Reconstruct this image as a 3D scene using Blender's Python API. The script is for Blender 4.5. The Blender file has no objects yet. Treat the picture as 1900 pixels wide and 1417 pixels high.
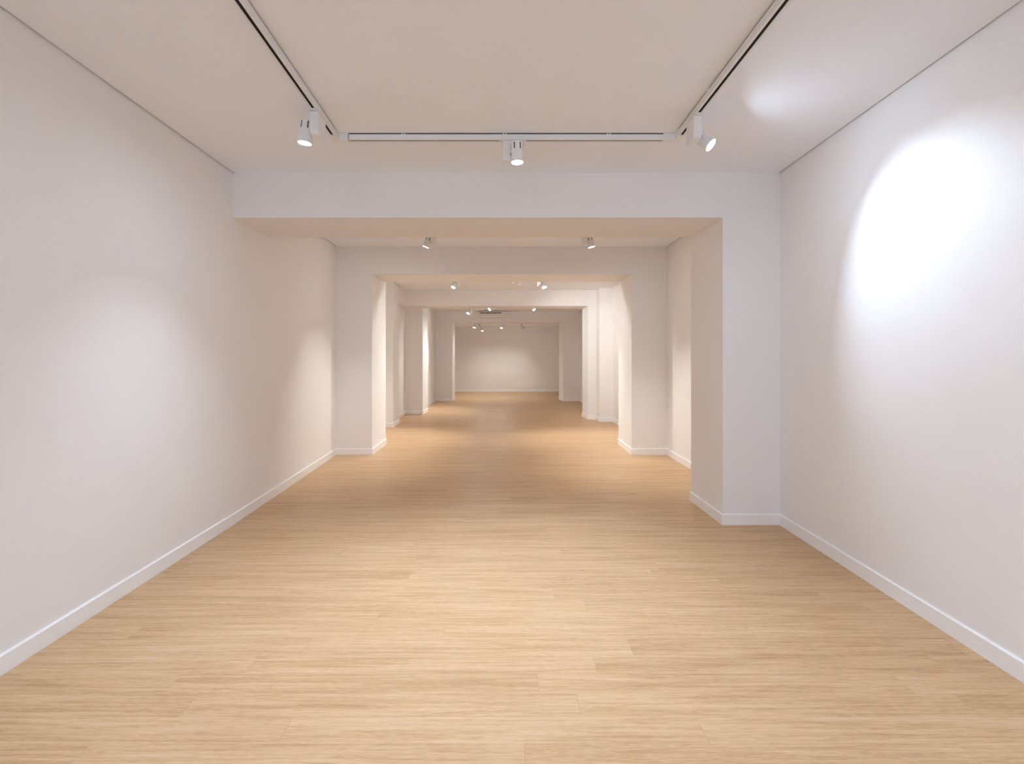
import bpy, bmesh, math, random
from mathutils import Vector, Matrix

S = bpy.context.scene
C = S.collection
random.seed(4)

# ------------------------------------------------------------------ camera
EYE = 1.43
cam_d = bpy.data.cameras.new('camera')
cam = bpy.data.objects.new('camera', cam_d)
C.objects.link(cam)
cam.location = (0, 0, EYE)
cam.rotation_euler = (math.radians(90), 0, 0)
cam_d.sensor_width = 36.0
cam_d.lens = 36.0 * 1000.0 / 1900.0
cam_d.shift_x = 10.0 / 1900.0
cam_d.shift_y = -46.5 / 1900.0
cam_d.clip_start = 0.05
S.camera = cam

# ------------------------------------------------------------------ world (overcast street light outside the shop window)
W = bpy.data.worlds.new('world')
S.world = W
W.use_nodes = True
bg = W.node_tree.nodes['Background']
bg.inputs[0].default_value = (0.80, 0.90, 1.04, 1)
bg.inputs[1].default_value = 1.35

S.view_settings.view_transform = 'Standard'
S.view_settings.look = 'None'
S.view_settings.gamma = 1.0
S.view_settings.use_curve_mapping = False
S.view_settings.exposure = 1.22
S.cycles.use_denoising = True
S.cycles.max_bounces = 14
S.cycles.diffuse_bounces = 10
S.cycles.glossy_bounces = 4
S.cycles.sample_clamp_indirect = 6.0
S.cycles.caustics_reflective = False
S.cycles.caustics_refractive = False

NEUTRAL = (0.76, 0.93, 1.13)
WARM = (0.98, 0.99, 0.93)
SPOT_W = 60.0
BEAM = 1.0      # share of the narrow beam; the lens itself gives the spill


# ------------------------------------------------------------------ materials
def new_mat(name):
    m = bpy.data.materials.new(name)
    m.use_nodes = True
    return m, m.node_tree.nodes, m.node_tree.links, m.node_tree.nodes['Principled BSDF']


def plain(name, col, rough=0.5, spec=0.5, var=0.02, scale=40.0, metallic=0.0):
    m, n, l, b = new_mat(name)
    tc = n.new('ShaderNodeTexCoord')
    nz = n.new('ShaderNodeTexNoise')
    nz.inputs['Scale'].default_value = scale
    nz.inputs['Detail'].default_value = 3
    mr = n.new('ShaderNodeMapRange')
    mr.inputs['To Min'].default_value = 1.0 - var
    mr.inputs['To Max'].default_value = 1.0 + var
    mx = n.new('ShaderNodeVectorMath')
    mx.operation = 'SCALE'
    mx.inputs[0].default_value = col
    l.new(tc.outputs['Object'], nz.inputs['Vector'])
    l.new(nz.outputs['Fac'], mr.inputs['Value'])
    l.new(mr.outputs[0], mx.inputs['Scale'])
    l.new(mx.outputs[0], b.inputs['Base Color'])
    b.inputs['Roughness'].default_value = rough
    b.inputs['Specular IOR Level'].default_value = spec
    b.inputs['Metallic'].default_value = metallic
    return m


M_WALL = plain('painted_plaster', (0.85, 0.844, 0.858), 0.85, 0.25, 0.008, 3.0)
M_CEIL = plain('ceiling_paint', (0.885, 0.91, 0.975), 0.9, 0.2, 0.006, 3.0)
M_BASE = plain('white_lacquer_skirting', (0.90, 0.905, 0.925), 0.35, 0.5, 0.004, 5.0)
M_TRACK = plain('white_powder_coat', (0.80, 0.805, 0.815), 0.45, 0.5, 0.01, 30.0)
M_LAMP = plain('white_lamp_enamel', (0.82, 0.83, 0.85), 0.4, 0.5, 0.01, 30.0)
M_GREY = plain('grey_plastic', (0.24, 0.24, 0.245), 0.5, 0.5, 0.02, 60.0)
M_SLOT = plain('dark_grey_slot', (0.12, 0.12, 0.125), 0.6, 0.3, 0.02, 60.0)
M_DARK = plain('black_insulator_and_gap_shade', (0.012, 0.010, 0.009), 0.7, 0.2, 0.05, 60.0)
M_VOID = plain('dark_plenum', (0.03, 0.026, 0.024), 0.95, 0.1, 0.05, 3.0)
M_ALU = plain('brushed_aluminium', (0.55, 0.55, 0.56), 0.35, 0.5, 0.02, 90.0, 1.0)
M_AC = plain('white_abs_casing', (0.80, 0.79, 0.77), 0.4, 0.5, 0.005, 20.0)


def emitter(name, col, strength):
    m, n, l, b = new_mat(name)
    tc = n.new('ShaderNodeTexCoord')
    gr = n.new('ShaderNodeTexGradient')
    gr.gradient_type = 'SPHERICAL'
    mp = n.new('ShaderNodeMapping')
    mp.inputs['Scale'].default_value = (14, 14, 14)
    mr = n.new('ShaderNodeMapRange')
    mr.inputs['To Min'].default_value = strength * 0.8
    mr.inputs['To Max'].default_value = strength
    l.new(tc.outputs['Object'], mp.inputs['Vector'])
    l.new(mp.outputs[0], gr.inputs['Vector'])
    l.new(gr.outputs['Fac'], mr.inputs['Value'])
    l.new(mr.outputs[0], b.inputs['Emission Strength'])
    b.inputs['Emission Color'].default_value = (*col, 1)
    b.inputs['Base Color'].default_value = (0.9, 0.9, 0.9, 1)
    return m


M_LENS = emitter('lit_lens_neutral', (0.77, 0.93, 1.10), 175.0)
M_LENS_WARM = emitter('lit_lens_warm', (0.97, 0.99, 0.97), 150.0)

# thin float glass: passes light straight through, mirrors a little of it
m, n, l, b = new_mat('clear_glass')
M_GLASS = m
tr = n.new('ShaderNodeBsdfTransparent')
gl = n.new('ShaderNodeBsdfGlossy')
gl.inputs['Roughness'].default_value = 0.0
fr = n.new('ShaderNodeFresnel')
fr.inputs['IOR'].default_value = 1.35
nz = n.new('ShaderNodeTexNoise')
nz.inputs['Scale'].default_value = 2.0
mr = n.new('ShaderNodeMapRange')
mr.inputs['To Min'].default_value = 0.93
mr.inputs['To Max'].default_value = 0.97
cb = n.new('ShaderNodeCombineColor')
l.new(nz.outputs['Fac'], mr.inputs['Value'])
for k in range(3):
    l.new(mr.outputs[0], cb.inputs[k])
l.new(cb.outputs[0], tr.inputs['Color'])
mx = n.new('ShaderNodeMixShader')
l.new(fr.outputs[0], mx.inputs[0])
l.new(tr.outputs[0], mx.inputs[1])
l.new(gl.outputs[0], mx.inputs[2])
l.new(mx.outputs[0], n['Material Output'].inputs['Surface'])


def floor_material():
    m, n, l, b = new_mat('oak_laminate_planks')
    tc = n.new('ShaderNodeTexCoord')
    sp = n.new('ShaderNodeSeparateXYZ')
    l.new(tc.outputs['Object'], sp.inputs[0])

    def mth(op, a, bb=None, c=None):
        q = n.new('ShaderNodeMath')
        q.operation = op
        for i, v in enumerate((a, bb, c)):
            if v is None:
                continue
            if isinstance(v, (int, float)):
                q.inputs[i].default_value = v
            else:
                l.new(v, q.inputs[i])
        return q.outputs[0]

    X, Y = sp.outputs[0], sp.outputs[1]
    PW, PL = 0.1475, 1.6
    yy = mth('ADD', Y, 10.0 * PW - 1.994 + 13 * PW)

    def strip(width, length, seed):
        r = mth('DIVIDE', yy, width)
        row = mth('FLOOR', r)
        fr = mth('FRACT', r)
        wn = n.new('ShaderNodeTexWhiteNoise')
        wn.noise_dimensions = '2D'
        cv = n.new('ShaderNodeCombineXYZ')
        l.new(row, cv.inputs[0])
        cv.inputs[1].default_value = seed
        l.new(cv.outputs[0], wn.inputs['Vector'])
        off = mth('MULTIPLY', wn.outputs['Value'], length)
        cx = mth('DIVIDE', mth('ADD', X, off), length)
        col = mth('FLOOR', cx)
        fc = mth('FRACT', cx)
        w2 = n.new('ShaderNodeTexWhiteNoise')
        w2.noise_dimensions = '3D'
        c2 = n.new('ShaderNodeCombineXYZ')
        l.new(row, c2.inputs[0])
        l.new(col, c2.inputs[1])
        c2.inputs[2].default_value = seed
        l.new(c2.outputs[0], w2.inputs['Vector'])
        return row, fr, col, fc, w2.outputs['Value']

    row, fr, col, fc, tint = strip(PW, PL, 3.0)
    r2, f2, c2_, fc2, tint2 = strip(PW / 2, 0.83, 8.0)
    # long grain: noise stretched along the plank, shifted from strip to strip
    gv = n.new('ShaderNodeCombineXYZ')
    l.new(mth('ADD', mth('MULTIPLY', X, 2.4), mth('MULTIPLY', tint, 37.0)), gv.inputs[0])
    l.new(mth('MULTIPLY', Y, 55.0), gv.inputs[1])
    l.new(mth('MULTIPLY', tint, 19.0), gv.inputs[2])
    g1 = n.new('ShaderNodeTexNoise')
    g1.inputs['Scale'].default_value = 1.0
    g1.inputs['Detail'].default_value = 6
    g1.inputs['Roughness'].default_value = 0.6
    g1.inputs['Distortion'].default_value = 0.5
    l.new(gv.outputs[0], g1.inputs['Vector'])
    # short pores / flecks
    gv2 = n.new('ShaderNodeCombineXYZ')
    l.new(mth('MULTIPLY', X, 22.0), gv2.inputs[0])
    l.new(mth('MULTIPLY', Y, 160.0), gv2.inputs[1])
    l.new(mth('MULTIPLY', tint, 11.0), gv2.inputs[2])
    g2 = n.new('ShaderNodeTexNoise')
    g2.inputs['Scale'].default_value = 1.0
    g2.inputs['Detail'].default_value = 3
    l.new(gv2.outputs[0], g2.inputs['Vector'])
    # broad cathedral figure
    gv3 = n.new('ShaderNodeCombineXYZ')
    l.new(mth('ADD', mth('MULTIPLY', X, 0.9), mth('MULTIPLY', tint, 23.0)), gv3.inputs[0])
    l.new(mth('MULTIPLY', Y, 13.0), gv3.inputs[1])
    g3 = n.new('ShaderNodeTexNoise')
    g3.inputs['Scale'].default_value = 1.0
    g3.inputs['Detail'].default_value = 2
    l.new(gv3.outputs[0], g3.inputs['Vector'])

    v = mth('MULTIPLY', mth('SUBTRACT', g1.outputs['Fac'], 0.5), 1.1)
    v = mth('ADD', v, mth('MULTIPLY', mth('SUBTRACT', g2.outputs['Fac'], 0.5), 0.6))
    v = mth('ADD', v, mth('MULTIPLY', mth('SUBTRACT', g3.outputs['Fac'], 0.5), 0.55))
    v = mth('ADD', v, mth('MULTIPLY', mth('SUBTRACT', tint, 0.5), 0.10))
    v = mth('ADD', v, mth('MULTIPLY', mth('SUBTRACT', tint2, 0.5), 0.05))
    v = mth('ADD', v, 0.5)
    cr = n.new('ShaderNodeValToRGB')
    cr.color_ramp.elements[0].position = 0.0
    cr.color_ramp.elements[0].color = (0.33, 0.185, 0.082, 1)
    cr.color_ramp.elements[1].position = 1.0
    cr.color_ramp.elements[1].color = (0.73, 0.52, 0.34, 1)
    e = cr.color_ramp.elements.new(0.5)
    e.color = (0.555, 0.367, 0.203, 1)
    l.new(v, cr.inputs['Fac'])
    # seams
    edge = mth('MINIMUM', fr, mth('SUBTRACT', 1.0, fr))
    s1 = mth('LESS_THAN', edge, 0.0035)
    edge2 = mth('MINIMUM', fc, mth('SUBTRACT', 1.0, fc))
    s2 = mth('LESS_THAN', edge2, 0.0007)
    seam = mth('MAXIMUM', s1, s2)
    mix = n.new('ShaderNodeMix')
    mix.data_type = 'RGBA'
    l.new(mth('MULTIPLY', seam, 0.35), mix.inputs['Factor'])
    l.new(cr.outputs['Color'], mix.inputs['A'])
    mix.inputs['B'].default_value = (0.30, 0.185, 0.10, 1)
    l.new(mix.outputs['Result'], b.inputs['Base Color'])
    b.inputs['Roughness'].default_value = 0.36
    rr = n.new('ShaderNodeMapRange')
    rr.inputs['To Min'].default_value = 0.30
    rr.inputs['To Max'].default_value = 0.42
    l.new(g1.outputs['Fac'], rr.inputs['Value'])
    l.new(rr.outputs[0], b.inputs['Roughness'])
    b.inputs['Specular IOR Level'].default_value = 0.18
    bp = n.new('ShaderNodeBump')
    bp.inputs['Strength'].default_value = 0.12
    bp.inputs['Distance'].default_value = 0.0008
    l.new(mth('SUBTRACT', g1.outputs['Fac'], mth('MULTIPLY', seam, 1.0)), bp.inputs['Height'])
    l.new(bp.outputs[0], b.inputs['Normal'])
    return m


M_FLOOR = floor_material()


# ------------------------------------------------------------------ helpers
def obj(name, bm, mat, parent=None, smooth=False):
    bmesh.ops.recalc_face_normals(bm, faces=bm.faces)
    me = bpy.data.meshes.new(name)
    bm.to_mesh(me)
    bm.free()
    me.materials.append(mat)
    if smooth:
        for p in me.polygons:
            p.use_smooth = True
        try:
            me.set_sharp_from_angle(angle=math.radians(35))
        except Exception:
            pass
    o = bpy.data.objects.new(name, me)
    C.objects.link(o)
    if parent:
        o.parent = parent
    return o


def structure(name, bm, mat, label=None):
    o = obj(name, bm, mat)
    o['kind'] = 'structure'
    if label:
        o['label'] = label
    return o


def add_box(bm, x0, x1, y0, y1, z0, z1, bevel=0.0, mtx=None):
    r = bmesh.ops.create_cube(bm, size=1.0)
    vs = r['verts']
    for v in vs:
        v.co = Vector((x0 + (v.co.x + .5) * (x1 - x0), y0 + (v.co.y + .5) * (y1 - y0), z0 + (v.co.z + .5) * (z1 - z0)))
    if bevel:
        es = list({e for v in vs for e in v.link_edges})
        nv = bmesh.ops.bevel(bm, geom=es, offset=bevel, segments=3, profile=0.5, affect='EDGES')
        vs = nv['verts'] + [v for v in vs if v.is_valid]
    if mtx is not None:
        for v in set(vs):
            v.co = mtx @ v.co
    return bm


def add_prism(bm, pts, z0, z1, caps=True):
    lo = [bm.verts.new((x, y, z0)) for x, y in pts]
    hi = [bm.verts.new((x, y, z1)) for x, y in pts]
    if caps:
        bm.faces.new(lo)
        bm.faces.new(hi)
    k = len(pts)
    for i in range(k):
        bm.faces.new((lo[i], lo[(i + 1) % k], hi[(i + 1) % k], hi[i]))
    bmesh.ops.triangulate(bm, faces=[f for f in bm.faces if len(f.verts) > 4])
    return bm


def add_lathe(bm, prof, seg=40):
    """prof: list of (radius, z); revolved about Z"""
    rings = []
    for r, z in prof:
        if r < 1e-6:
            rings.append([bm.verts.new((0, 0, z))])
        else:
            rings.append([bm.verts.new((r * math.cos(2 * math.pi * i / seg), r * math.sin(2 * math.pi * i / seg), z)) for i in range(seg)])
    for a, bq in zip(rings, rings[1:]):
        for i in range(seg):
            j = (i + 1) % seg
            if len(a) == 1 and len(bq) == 1:
                continue
            if len(a) == 1:
                bm.faces.new((a[0], bq[i], bq[j]))
            elif len(bq) == 1:
                bm.faces.new((a[i], a[j], bq[0]))
            else:
                bm.faces.new((a[i], a[j], bq[j], bq[i]))
    return bm


def thing(name, label, cat, loc=(0, 0, 0), rotz=0.0, group=None):
    o = bpy.data.objects.new(name, None)
    C.objects.link(o)
    o.location = loc
    o.rotation_euler = (0, 0, rotz)
    o.empty_display_size = 0.05
    o['label'] = label
    o['category'] = cat
    if group:
        o['group'] = group
    return o


# ------------------------------------------------------------------ plan of the hall
# inner faces of the two long sides, from behind the camera to the far wall
Y0, YE = -3.0, 22.2
LEFT = [(-2.13, Y0), (-2.28, 2.43), (-2.34, 4.60), (-2.50, 7.88),
        (-1.968, 7.88), (-1.985, 8.85), (-2.60, 8.85), (-2.60, 10.95),
        (-2.31, 10.95), (-2.33, 11.65), (-2.50, 11.65), (-2.53, 13.45),
        (-2.10, 13.45), (-2.08, 14.20), (-2.26, 14.20), (-2.30, 17.44),
        (-1.76, 17.44), (-1.75, 18.20), (-2.30, 18.20), (-2.30, YE)]
RIGHT = [(2.20, Y0), (2.28, 2.41), (2.335, 4.60),
         (1.845, 4.60), (1.838, 5.37), (2.345, 5.37), (2.355, 7.88),
         (1.828, 7.88), (1.838, 8.85), (2.35, 8.85), (2.35, 11.88),
         (2.05, 11.90), (2.05, 12.33), (1.86, 12.35), (1.82, 12.95),
         (2.33, 12.95), (2.36, 17.44), (1.83, 17.44), (1.77, 18.20),
         (2.30, 18.20), (2.30, YE)]
TOP = 3.14

bm = bmesh.new()
add_prism(bm, LEFT + [(-3.1, YE), (-3.1, Y0)], 0, TOP, False)
structure('wall_left', bm, M_WALL, 'long white left wall with its pillars')
bm = bmesh.new()
add_prism(bm, RIGHT + [(3.1, YE), (3.1, Y0)], 0, TOP, False)
structure('wall_right', bm, M_WALL, 'long white right wall with its pillars')
bm = bmesh.new()
add_box(bm, -3.1, 3.1, YE, YE + 0.2, 0, TOP)
structure('wall_far', bm, M_WALL, 'white wall closing the far end of the hall')

# wall behind the camera with a wide shop window
bm = bmesh.new()
WX, WZ0, WZ1 = 1.75, 0.25, 2.70
add_box(bm, -3.1, -WX, Y0 - 0.2, Y0, 0, TOP)
add_box(bm, WX, 3.1, Y0 - 0.2, Y0, 0, TOP)
add_box(bm, -WX, WX, Y0 - 0.2, Y0, 0, WZ0)
add_box(bm, -WX, WX, Y0 - 0.2, Y0, WZ1, TOP)
structure('wall_back', bm, M_WALL)
win = thing('window_1', 'shop window behind the camera', 'window', (0, Y0 - 0.1, WZ0))
win['kind'] = 'structure'
del win['category']
bm = bmesh.new()
h = WZ1 - WZ0
for a in ((-WX, -WX + .05, 0, h), (WX - .05, WX, 0, h), (-WX + .05, WX - .05, 0, .05), (-WX + .05, WX - .05, h - .05, h), (-.02, .02, .05, h - .05)):
    add_box(bm, a[0], a[1], -.03, .03, a[2], a[3])
obj('window_frame', bm, M_ALU, win)
bm = bmesh.new()
add_box(bm, -WX + .05, WX - .05, -.004, .004, .05, h - .05)
obj('window_pane', bm, M_GLASS, win)

bm = bmesh.new()
add_box(bm, -3.1, 3.1, Y0 - 0.2, YE + 0.2, -0.1, 0)
structure('floor', bm, M_FLOOR, 'light oak plank floor')

# dark void above the suspended ceilings
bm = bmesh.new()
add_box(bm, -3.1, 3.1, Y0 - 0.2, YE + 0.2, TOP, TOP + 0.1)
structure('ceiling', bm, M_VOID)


def at_y(poly, y):
    for (xa, ya), (xb, yb) in zip(poly, poly[1:]):
        if ya != yb and min(ya, yb) <= y <= max(ya, yb):
            return xa + (xb - xa) * (y - ya) / (yb - ya)


GAP = 0.015


def ceiling_slab(lpts, rpts, z):
    pts = [(x + GAP, y) for x, y in lpts] + [(x - GAP, y) for x, y in reversed(rpts)]
    bm = bmesh.new()
    add_prism(bm, pts, z, z + 0.09)
    structure('ceiling', bm, M_CEIL)


Z1, Z2, Z3, Z4, Z5 = 3.00, 3.045, 2.96, 2.91, 2.66
ceiling_slab(LEFT[:3], RIGHT[:3], Z1)
ceiling_slab([(at_y(LEFT[2:4], 5.37), 5.37), (-2.50, 7.88)], [(2.345, 5.37), (2.355, 7.88)], Z2)
ceiling_slab([(-2.60 + GAP, 8.72), (-2.60, 10.95), (-2.31, 10.95), (-2.34, 12.35)], [(2.35, 8.72), (2.35, 12.35)], Z3)
ceiling_slab([(-2.06, 12.97), (-2.06, 14.2), (-2.26, 14.2), (-2.30, 17.44)], [(2.33, 12.97), (2.36, 17.44)], Z4)
ceiling_slab([(-2.30, 18.2), (-2.30, YE)], [(2.30, 18.2), (2.30, YE)], Z5)


def beam(x0, x1, y0, y1, z0):
    bm = bmesh.new()
    add_box(bm, x0, x1, y0, y1, z0, TOP)
    structure('ceiling_beam', bm, M_WALL)


bm = bmesh.new()
add_prism(bm, [(-2.36, 4.60), (1.845, 4.60), (1.838, 5.37), (-2.39, 5.37)], 2.62, TOP)
structure('ceiling_beam', bm, M_WALL, 'nearest white beam crossing the ceiling')
bm = bmesh.new()
add_prism(bm, [(-1.968, 7.88), (1.828, 7.88), (1.8366, 8.72), (-1.9827, 8.72)], 2.642, TOP)
structure('ceiling_beam', bm, M_WALL)
beam(-2.56, 1.90, 12.352, 12.96, 2.598)
beam(-2.56, -2.06, 12.96, 13.46, 2.598)
bm = bmesh.new()
add_prism(bm, [(-1.76, 17.44), (1.83, 17.44), (1.77, 18.20), (-1.75, 18.20)], 2.555, TOP)
structure('ceiling_beam', bm, M_WALL)
# lowered corner over the niche on the left
bm = bmesh.new()
add_box(bm, -2.56, -2.33, 11.65, 12.352, 2.598, TOP)
structure('ceiling_beam', bm, M_WALL)


# skirting boards following the plan
def skirting(name, prof, side):
    """side +1: room lies to +x of the profile, -1: to -x"""
    T, H, CH = 0.013, 0.092, 0.006
    sec = [(0.0, 0.0), (T, 0.0), (T, H - CH), (T - CH, H), (0.0, H)]
    n = len(prof)
    nrm = []
    for (xa, ya), (xb, yb) in zip(prof, prof[1:]):
        d = Vector((xb - xa, yb - ya)).normalized()
        nrm.append(Vector((d.y, -d.x)) * side)
    rows = []
    for i in range(n):
        a = nrm[max(i - 1, 0)]
        c = nrm[min(i, n - 2)]
        mvec = (a + c)
        if mvec.length < 1e-6:
            mvec = a.copy()
        else:
            mvec = mvec / (1 + a.dot(c))
        rows.append([(prof[i][0] + mvec.x * t, prof[i][1] + mvec.y * t, z) for t, z in sec])
    bm = bmesh.new()
    vr = [[bm.verts.new(p) for p in r] for r in rows]
    for a, c in zip(vr, vr[1:]):
        for k in range(len(sec)):
            j = (k + 1) % len(sec)
            bm.faces.new((a[k], a[j], c[j], c[k]))
    bm.faces.new(vr[0])
    bm.faces.new(vr[-1])
    structure(name, bm, M_BASE)


skirting('baseboard_left', LEFT, 1)
skirting('baseboard_right', RIGHT, -1)
skirting('baseboard_far', [(-2.30, YE), (2.30, YE)], 1)


# ------------------------------------------------------------------ lighting tracks
RH, RW, SG = 0.038, 0.045, 0.009     # rail height, width, shadow gap


def rail_mesh(bm, a, b):
    """C-shaped rail from a to b (x, y), top at z=0, slot facing down"""
    a, b = Vector(a), Vector(b)
    d = (b - a).normalized()
    s = Vector((-d.y, d.x))
    w, sl, dp = RW / 2, 0.0090, 0.020
    sec = [(-w, 0), (-w, -RH), (-sl, -RH), (-sl, -RH + dp), (sl, -RH + dp), (sl, -RH), (w, -RH), (w, 0)]
    va = [bm.verts.new((a.x + s.x * t, a.y + s.y * t, z)) for t, z in sec]
    vb = [bm.verts.new((b.x + s.x * t, b.y + s.y * t, z)) for t, z in sec]
    k = len(sec)
    for i in range(k):
        j = (i + 1) % k
        bm.faces.new((va[i], va[j], vb[j], vb[i]))
    bm.faces.new(va)
    bm.faces.new(vb)


def insert_mesh(bm, a, b):
    a, b = Vector(a), Vector(b)
    d = (b - a).normalized()
    m = Matrix.Translation((a.x, a.y, 0)) @ Matrix.Rotation(math.atan2(d.y, d.x), 4, 'Z')
    L = (b - a).length
    add_box(bm, 0.002, L - 0.002, -0.0088, 0.0088, -RH + 0.004, -RH + 0.0195, 0, m)


def gap_shade_mesh(bm, a, b):
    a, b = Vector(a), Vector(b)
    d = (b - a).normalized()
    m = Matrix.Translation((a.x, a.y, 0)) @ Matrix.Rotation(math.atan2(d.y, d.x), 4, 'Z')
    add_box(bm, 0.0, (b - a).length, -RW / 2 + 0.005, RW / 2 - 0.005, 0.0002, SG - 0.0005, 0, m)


def clip_mesh(bm, p, ang):
    m = Matrix.Translation((p[0], p[1], 0)) @ Matrix.Rotation(ang, 4, 'Z')
    for dx in (-0.011, 0.007):
        add_box(bm, dx, dx + 0.008, -RW / 2 - 0.002, RW / 2 + 0.002, 0.0, SG, 0, m)


def track(label, zc, rails, corners=(), clips=(), group=None):
    t = thing('lighting_track', label, 'track', (0, 0, zc - SG), 0, group)
    for a, b in rails:
        bm = bmesh.new()
        rail_mesh(bm, a, b)
        r = obj('rail', bm, M_TRACK, t)
        bm = bmesh.new()
        insert_mesh(bm, a, b)
        i = obj('conductor_insert', bm, M_DARK, r)
        i['label'] = 'black conductor insert in the rail slot'
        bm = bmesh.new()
        gap_shade_mesh(bm, a, b)
        i = obj('gap_shade_strip', bm, M_DARK, r)  # black strip deepens the shade line between rail and ceiling
        i['label'] = 'dark strip standing in for the shade above the rail'
    for x, y, dx, dy in corners:   # L connector: arms reach back along x (dx) and y (dy)
        bm = bmesh.new()
        w = RW / 2 + 0.001
        sx, sy = math.copysign(w, dx), math.copysign(w, dy)
        pts = [(x - sx, y - sy), (x + dx, y - sy), (x + dx, y + sy), (x + sx, y + sy), (x + sx, y + dy), (x - sx, y + dy)]
        add_prism(bm, pts, -RH - 0.001, SG - 0.002)
        obj('corner_connector', bm, M_TRACK, t)
    for x, y, ang in clips:
        bm = bmesh.new()
        clip_mesh(bm, (x, y), ang)
        obj('mounting_clip', bm, M_TRACK, t)
    return t


# bay 1: the big U
XL1, XR1, YF1 = -1.197, 1.202, 3.801


def xl(y):
    return -1.154 - (y - 2.307) * (1.197 - 1.154) / (3.68 - 2.307)


track('white U-shaped lighting track on the nearest ceiling', Z1,
      [((xl(-2.4), -2.4), (xl(3.70), 3.70)), ((1.188, -2.4), (XR1, 3.70)), ((-1.105, YF1), (1.10, YF1))],
      [(xl(YF1), YF1, 0.088, -0.10), (XR1, YF1, -0.102, -0.10)],
      [(-0.725, YF1, 0), (-0.015, YF1, 0), (0.715, YF1, 0), (xl(3.15), 3.15, math.pi / 2), (1.200, 3.15, math.pi / 2),
       (xl(1.2), 1.2, math.pi / 2), (1.193, 1.2, math.pi / 2)])
track('white lighting track above the second bay', Z2,
      [((-0.925, 5.75), (-0.925, 6.98)), ((0.985, 5.75), (0.985, 6.98)), ((-0.90, 5.75), (0.96, 5.75))],
      [(-0.925, 5.75, 0.05, 0.05), (0.985, 5.75, -0.05, 0.05)])
track('white lighting track above the third bay', Z3,
      [((-0.905, 8.93), (-0.905, 10.42)), ((0.62, 8.93), (0.62, 10.42)), ((0.13, 8.93), (0.13, 10.42)), ((-0.88, 8.93), (0.60, 8.93))],
      [(-0.905, 8.93, 0.05, 0.05), (0.62, 8.93, -0.05, 0.05)])
track('white lighting track above the fourth bay', Z4,
      [((-1.02, 14.0), (-1.02, 15.85)), ((0.98, 14.0), (0.98, 15.85)), ((-0.95, 15.90), (0.92, 15.90)), ((-0.95, 14.62), (0.92, 14.62))],
      [(-1.02, 15.90, 0.06, -0.06), (0.98, 15.90, -0.06, -0.06)])
track('white lighting track above the farthest bay', Z5,
      [((-1.02, 18.4), (-1.02, 21.1)), ((0.55, 18.4), (0.55, 21.1)), ((-0.97, 18.75), (0.50, 18.75))],
      [(-1.02, 18.75, 0.05, 0.05), (0.55, 18.75, -0.05, 0.05)])


# ------------------------------------------------------------------ spotlights
# local frame: origin under the rail, box long side along local Y, head on the +X side
def gear_box_mesh():
    bm = bmesh.new()
    # housing profile in the YZ plane with rounded lower corners
    L, H0, H1, R = 0.068, -0.010, -0.148, 0.022
    pts = [(-L, H0), (L, H0)]
    for k in range(7):
        a = math.pi / 2 * k / 6
        pts.append((L - R + R * math.cos(a), H1 + R - R * math.sin(a)))
    for k in range(7):
        a = math.pi / 2 * k / 6
        pts.append((-L + R - R * math.sin(a), H1 + R - R * math.cos(a)))
    lo = [bm.verts.new((-0.027, y, z)) for y, z in pts]
    hi = [bm.verts.new((0.027, y, z)) for y, z in pts]
    bm.faces.new(lo)
    bm.faces.new(hi)
    k = len(pts)
    for i in range(k):
        bm.faces.new((lo[i], lo[(i + 1) % k], hi[(i + 1) % k], hi[i]))
    es = [e for f in bm.faces if len(f.verts) > 4 for e in f.edges]
    bmesh.ops.bevel(bm, geom=list(set(es)), offset=0.003, segments=2, profile=0.5, affect='EDGES')
    return bm


def adapter_mesh():
    bm = bmesh.new()
    add_box(bm, -0.0175, 0.0175, -0.095, 0.095, -0.006, -0.0002, 0.001)
    return bm


def neck_mesh():
    bm = bmesh.new()
    add_box(bm, -0.015, 0.015, -0.055, 0.055, -0.0105, -0.0055, 0.001)
    return bm


def head_mesh():
    # axis -Z points out of the mouth; pivot at origin
    bm = bmesh.new()
    R = 0.041
    prof = [(0.0, 0.070), (R - 0.010, 0.070), (R - 0.004, 0.068), (R - 0.001, 0.064), (R, 0.058), (R, -0.030),
            (R + 0.001, -0.034), (R + 0.0025, -0.040), (R + 0.0025, -0.071), (R + 0.001, -0.0725), (R - 0.001, -0.0725),
            (R - 0.003, -0.068), (R - 0.006, -0.060), (0.0, -0.060)]
    add_lathe(bm, prof, 48)
    return bm


def lens_mesh():
    bm = bmesh.new()
    add_lathe(bm, [(0.0, -0.0692), (0.022, -0.0688), (0.0372, -0.0670), (0.0372, -0.0610), (0.0, -0.0610)], 40)
    return bm


def slot_mesh(ang):
    bm = bmesh.new()
    m = Matrix.Rotation(ang, 4, 'Z')
    add_box(bm, 0.037, 0.0416, -0.0045, 0.0045, 0.014, 0.058, 0.001, m)
    return bm


def hinge_mesh():
    bm = bmesh.new()
    add_lathe(bm, [(0.0, -0.012), (0.014, -0.012), (0.016, -0.010), (0.016, 0.010), (0.014, 0.012), (0.0, 0.012)], 24)
    bmesh.ops.rotate(bm, verts=bm.verts, cent=(0, 0, 0), matrix=Matrix.Rotation(math.pi / 2, 3, 'Y'))
    bmesh.ops.translate(bm, verts=bm.verts, vec=(0.036, 0, -0.108))
    return bm


PIV = Vector((0.074, 0.0, -0.108))
CACHE = {}


def mesh_of(key, fn, mat):
    if key not in CACHE:
        o = obj(key.split('#')[0], fn(), mat, None, True)
        CACHE[key] = o.data
        bpy.data.objects.remove(o)
    return CACHE[key]


def child(name, me, parent):
    o = bpy.data.objects.new(name, me)
    C.objects.link(o)
    o.parent = parent
    return o


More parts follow.
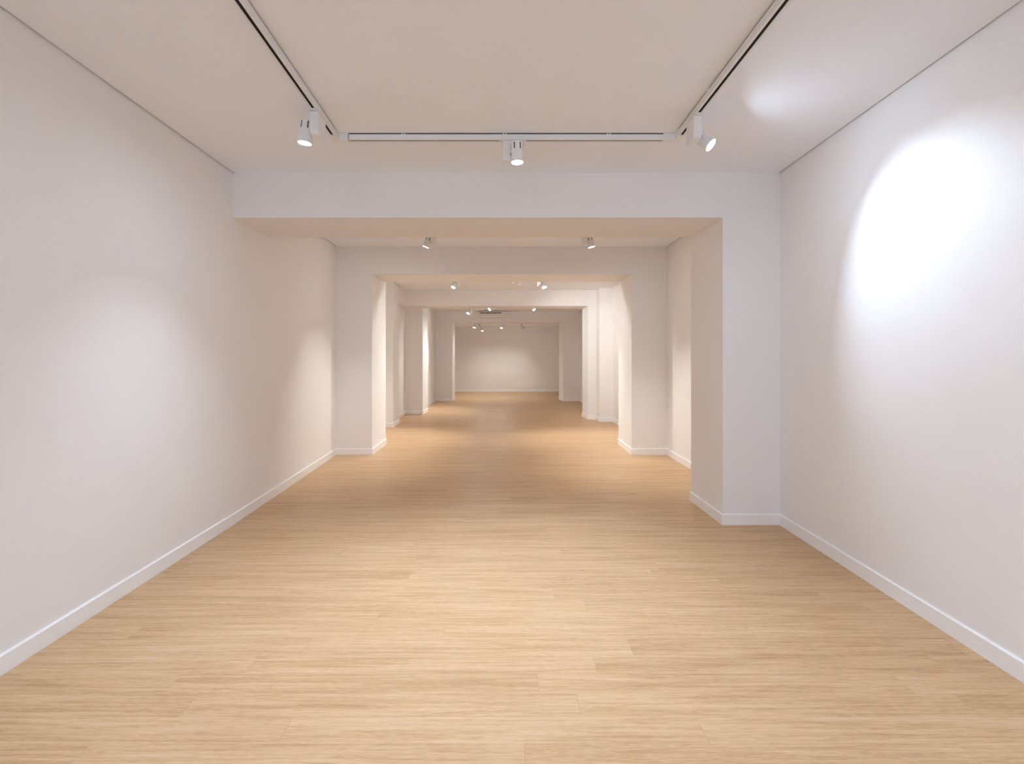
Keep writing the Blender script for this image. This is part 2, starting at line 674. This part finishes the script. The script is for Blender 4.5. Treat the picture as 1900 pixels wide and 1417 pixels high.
def spotlight(label, x, y, zc, rotz, aim, watts=SPOT_W, cone=84, blend=1.0, warm=False, group=None, slide=0.0):
    """x, y on the rail; zc ceiling height; aim: world direction of the beam"""
    t = thing('track_spotlight', label, 'spotlight', (x, y, zc - SG - RH), rotz, group)
    child('track_adapter', mesh_of('track_adapter', adapter_mesh, M_TRACK), t)
    g = child('gear_box', mesh_of('gear_box', gear_box_mesh, M_LAMP), t)
    nk = child('neck', mesh_of('neck', neck_mesh, M_GREY), g)
    nk['label'] = 'thin grey neck above the box'
    child('hinge', mesh_of('hinge', hinge_mesh, M_GREY), g)
    hd = child('lamp_head', mesh_of('lamp_head', head_mesh, M_LAMP), t)
    d = Vector(aim).normalized()
    dl = Matrix.Rotation(-rotz, 3, 'Z') @ d
    q = dl.to_track_quat('-Z', 'Y')
    hd.rotation_mode = 'QUATERNION'
    hd.rotation_quaternion = q
    hd.location = PIV + Vector((0, slide, 0))
    ln = child('lens', mesh_of('lens_warm' if warm else 'lens', lens_mesh, M_LENS_WARM if warm else M_LENS), hd)
    ln['label'] = 'glowing white lens'
    for k, a in enumerate((-2.62, -1.57, -0.52, 0.52, 1.57, 2.62)):
        c = child('cooling_slot', mesh_of('cooling_slot#%d' % k, lambda a=a: slot_mesh(a), M_SLOT), hd)
    ld = bpy.data.lights.new('spot_beam', 'SPOT')
    ld.energy = watts * BEAM * (1.45 if warm else 1.0)
    ld.color = WARM if warm else NEUTRAL
    ld.spot_size = math.radians(cone)
    ld.spot_blend = blend
    ld.shadow_soft_size = 0.03
    lo = bpy.data.objects.new('spot_beam', ld)
    C.objects.link(lo)
    lo.parent = hd
    lo.location = (0, 0, -0.078)
    return t


PI = math.pi
G1 = 'spotlights on the near U-shaped track'
# bay 1, the three in view
spotlight('white track spotlight on the left rail of the near track, tilted to the left wall', -1.187, 3.39, Z1, PI, (-0.13, 0.0, -1.0), 40, group=G1, cone=92)
spotlight('white track spotlight at the middle of the near cross rail, pointing down', 0.042, YF1, Z1, -PI / 2, (0.02, -0.03, -1.0), 90, group=G1, slide=0.03)
spotlight('white track spotlight on the right rail of the near track, aimed at the right wall', 1.200, 3.45, Z1, 0.0, (0.62, -0.39, -0.65), 31, group=G1, cone=79, blend=0.7, slide=0.06)
# bay 1, the rest of the track behind the viewpoint
spotlight('white track spotlight on the left rail above the viewpoint', -1.13, 1.3, Z1, PI, (0.14, 0.25, -1.0), 42, group=G1, cone=88)
spotlight('white track spotlight on the right rail above the viewpoint', 1.192, 1.1, Z1, 0.0, (-0.14, 0.25, -1.0), 42, group=G1, cone=88)
spotlight('white track spotlight on the left rail behind the viewpoint', -1.08, -1.0, Z1, PI, (0.30, 0.7, -1.0), 46, group=G1, cone=88)
spotlight('white track spotlight on the right rail behind the viewpoint', 1.19, -1.0, Z1, 0.0, (-0.15, 0.5, -1.0), 50, group=G1)
# bay 2
G2 = 'spotlights in the second bay'
spotlight('left one of the two spotlights just behind the nearest beam', -0.925, 6.83, Z2, PI, (-0.40, 0.06, -1.0), 34, warm=True, cone=72, group=G2)
spotlight('right one of the two spotlights just behind the nearest beam', 0.985, 6.83, Z2, 0, (0.24, 0.0, -1.0), 50, warm=True, cone=76, group=G2)
# bay 3
G3 = 'spotlights in the third bay'
spotlight('lit spotlight left of centre just behind the second beam', -0.905, 10.2, Z3, PI, (-0.45, -0.30, -0.95), 72, warm=True, group=G3)
spotlight('spotlight at the centre behind the second beam, turned away so its glow is hidden', 0.13, 10.0, Z3, 0, (0.62, 0.72, -0.45), 50, warm=True, group=G3)
spotlight('lit spotlight right of centre just behind the second beam', 0.62, 10.2, Z3, 0, (0.32, -0.28, -0.95), 72, warm=True, group=G3)
spotlight('added unseen spotlight close behind the second beam, aimed right', -0.45, 8.93, Z3, -PI / 2, (1.0, -0.1, -0.8), 34, warm=True, group=G3)  # extra lamp hidden by the beam, added to brighten the pillar sides
spotlight('added unseen spotlight close behind the second beam, aimed left', 0.30, 8.93, Z3, -PI / 2, (-1.0, -0.1, -0.8), 34, warm=True, group=G3)  # its added counterpart, also out of view, for the opposite pillar
# bay 4
G4 = 'spotlights in the fourth bay'
spotlight('far spotlight at the left corner of the fourth bay track, before the air conditioner', -1.02, 15.75, Z4, PI, (-0.5, -0.5, -0.9), 60, warm=True, group=G4)
spotlight('far spotlight just above the air conditioner', -0.42, 14.62, Z4, -PI / 2, (-0.7, -0.4, -0.8), 45, warm=True, group=G4)
spotlight('far spotlight right of centre, just under the third beam', 0.70, 14.62, Z4, PI / 2, (1.2, -1.1, -0.9), 60, warm=True, group=G4)
# bay 5
G5 = 'spotlights in the farthest bay'
spotlight('farthest bay spotlight, leftmost and dimmest of its row', -1.02, 18.6, Z5, PI, (-0.3, -0.15, -1.0), 16, warm=True, group=G5, cone=140)
spotlight('farthest bay spotlight at the left, lowest before the end wall', -1.02, 20.9, Z5, 0, (0.1, -0.15, -1.0), 20, warm=True, group=G5, cone=150)
spotlight('farthest bay spotlight near the middle, under the last beam', -0.18, 18.75, Z5, PI / 2, (0.0, -0.20, -1.0), 28, warm=True, group=G5, cone=150)
spotlight('farthest bay spotlight right of the middle, before the end wall', 0.55, 20.0, Z5, 0, (-0.28, 0.8, -1.0), 20, warm=True, group=G5)


# ------------------------------------------------------------------ air conditioner on the last beam
ac = thing('air_conditioner', 'white wall air conditioner high on the last beam, left of centre', 'air conditioner', (-0.46, 17.44, 2.68))
bm = bmesh.new()
pts = [(0, 0), (0, 0.215), (-0.17, 0.215), (-0.20, 0.19), (-0.205, 0.06), (-0.15, 0.0)]
lo = [bm.verts.new((-0.48, y, z)) for y, z in pts]
hi = [bm.verts.new((0.48, y, z)) for y, z in pts]
bm.faces.new(lo)
bm.faces.new(hi)
for i in range(len(pts)):
    j = (i + 1) % len(pts)
    bm.faces.new((lo[i], lo[j], hi[j], hi[i]))
obj('casing', bm, M_AC, ac)
bm = bmesh.new()
add_box(bm, -0.40, 0.30, -0.2075, -0.20, 0.145, 0.168, 0.001)
sl = obj('air_slot', bm, M_DARK, ac)
sl['label'] = 'dark horizontal slot'
bm = bmesh.new()
add_box(bm, -0.44, 0.44, -0.03, 0.0, -0.004, 0.004, 0.001, Matrix.Translation((0, -0.155, 0.012)) @ Matrix.Rotation(0.8, 4, 'X'))
obj('louver', bm, M_AC, ac)

# daylight through the shop window: sampling portal
pl = bpy.data.lights.new('window_portal', 'AREA')
pl.shape = 'RECTANGLE'
pl.size = 2 * WX
pl.size_y = h
pl.cycles.is_portal = True
po = bpy.data.objects.new('window_portal', pl)
C.objects.link(po)
po.location = (0, Y0 - 0.25, WZ0 + h / 2)
po.rotation_euler = (math.radians(90), 0, 0)
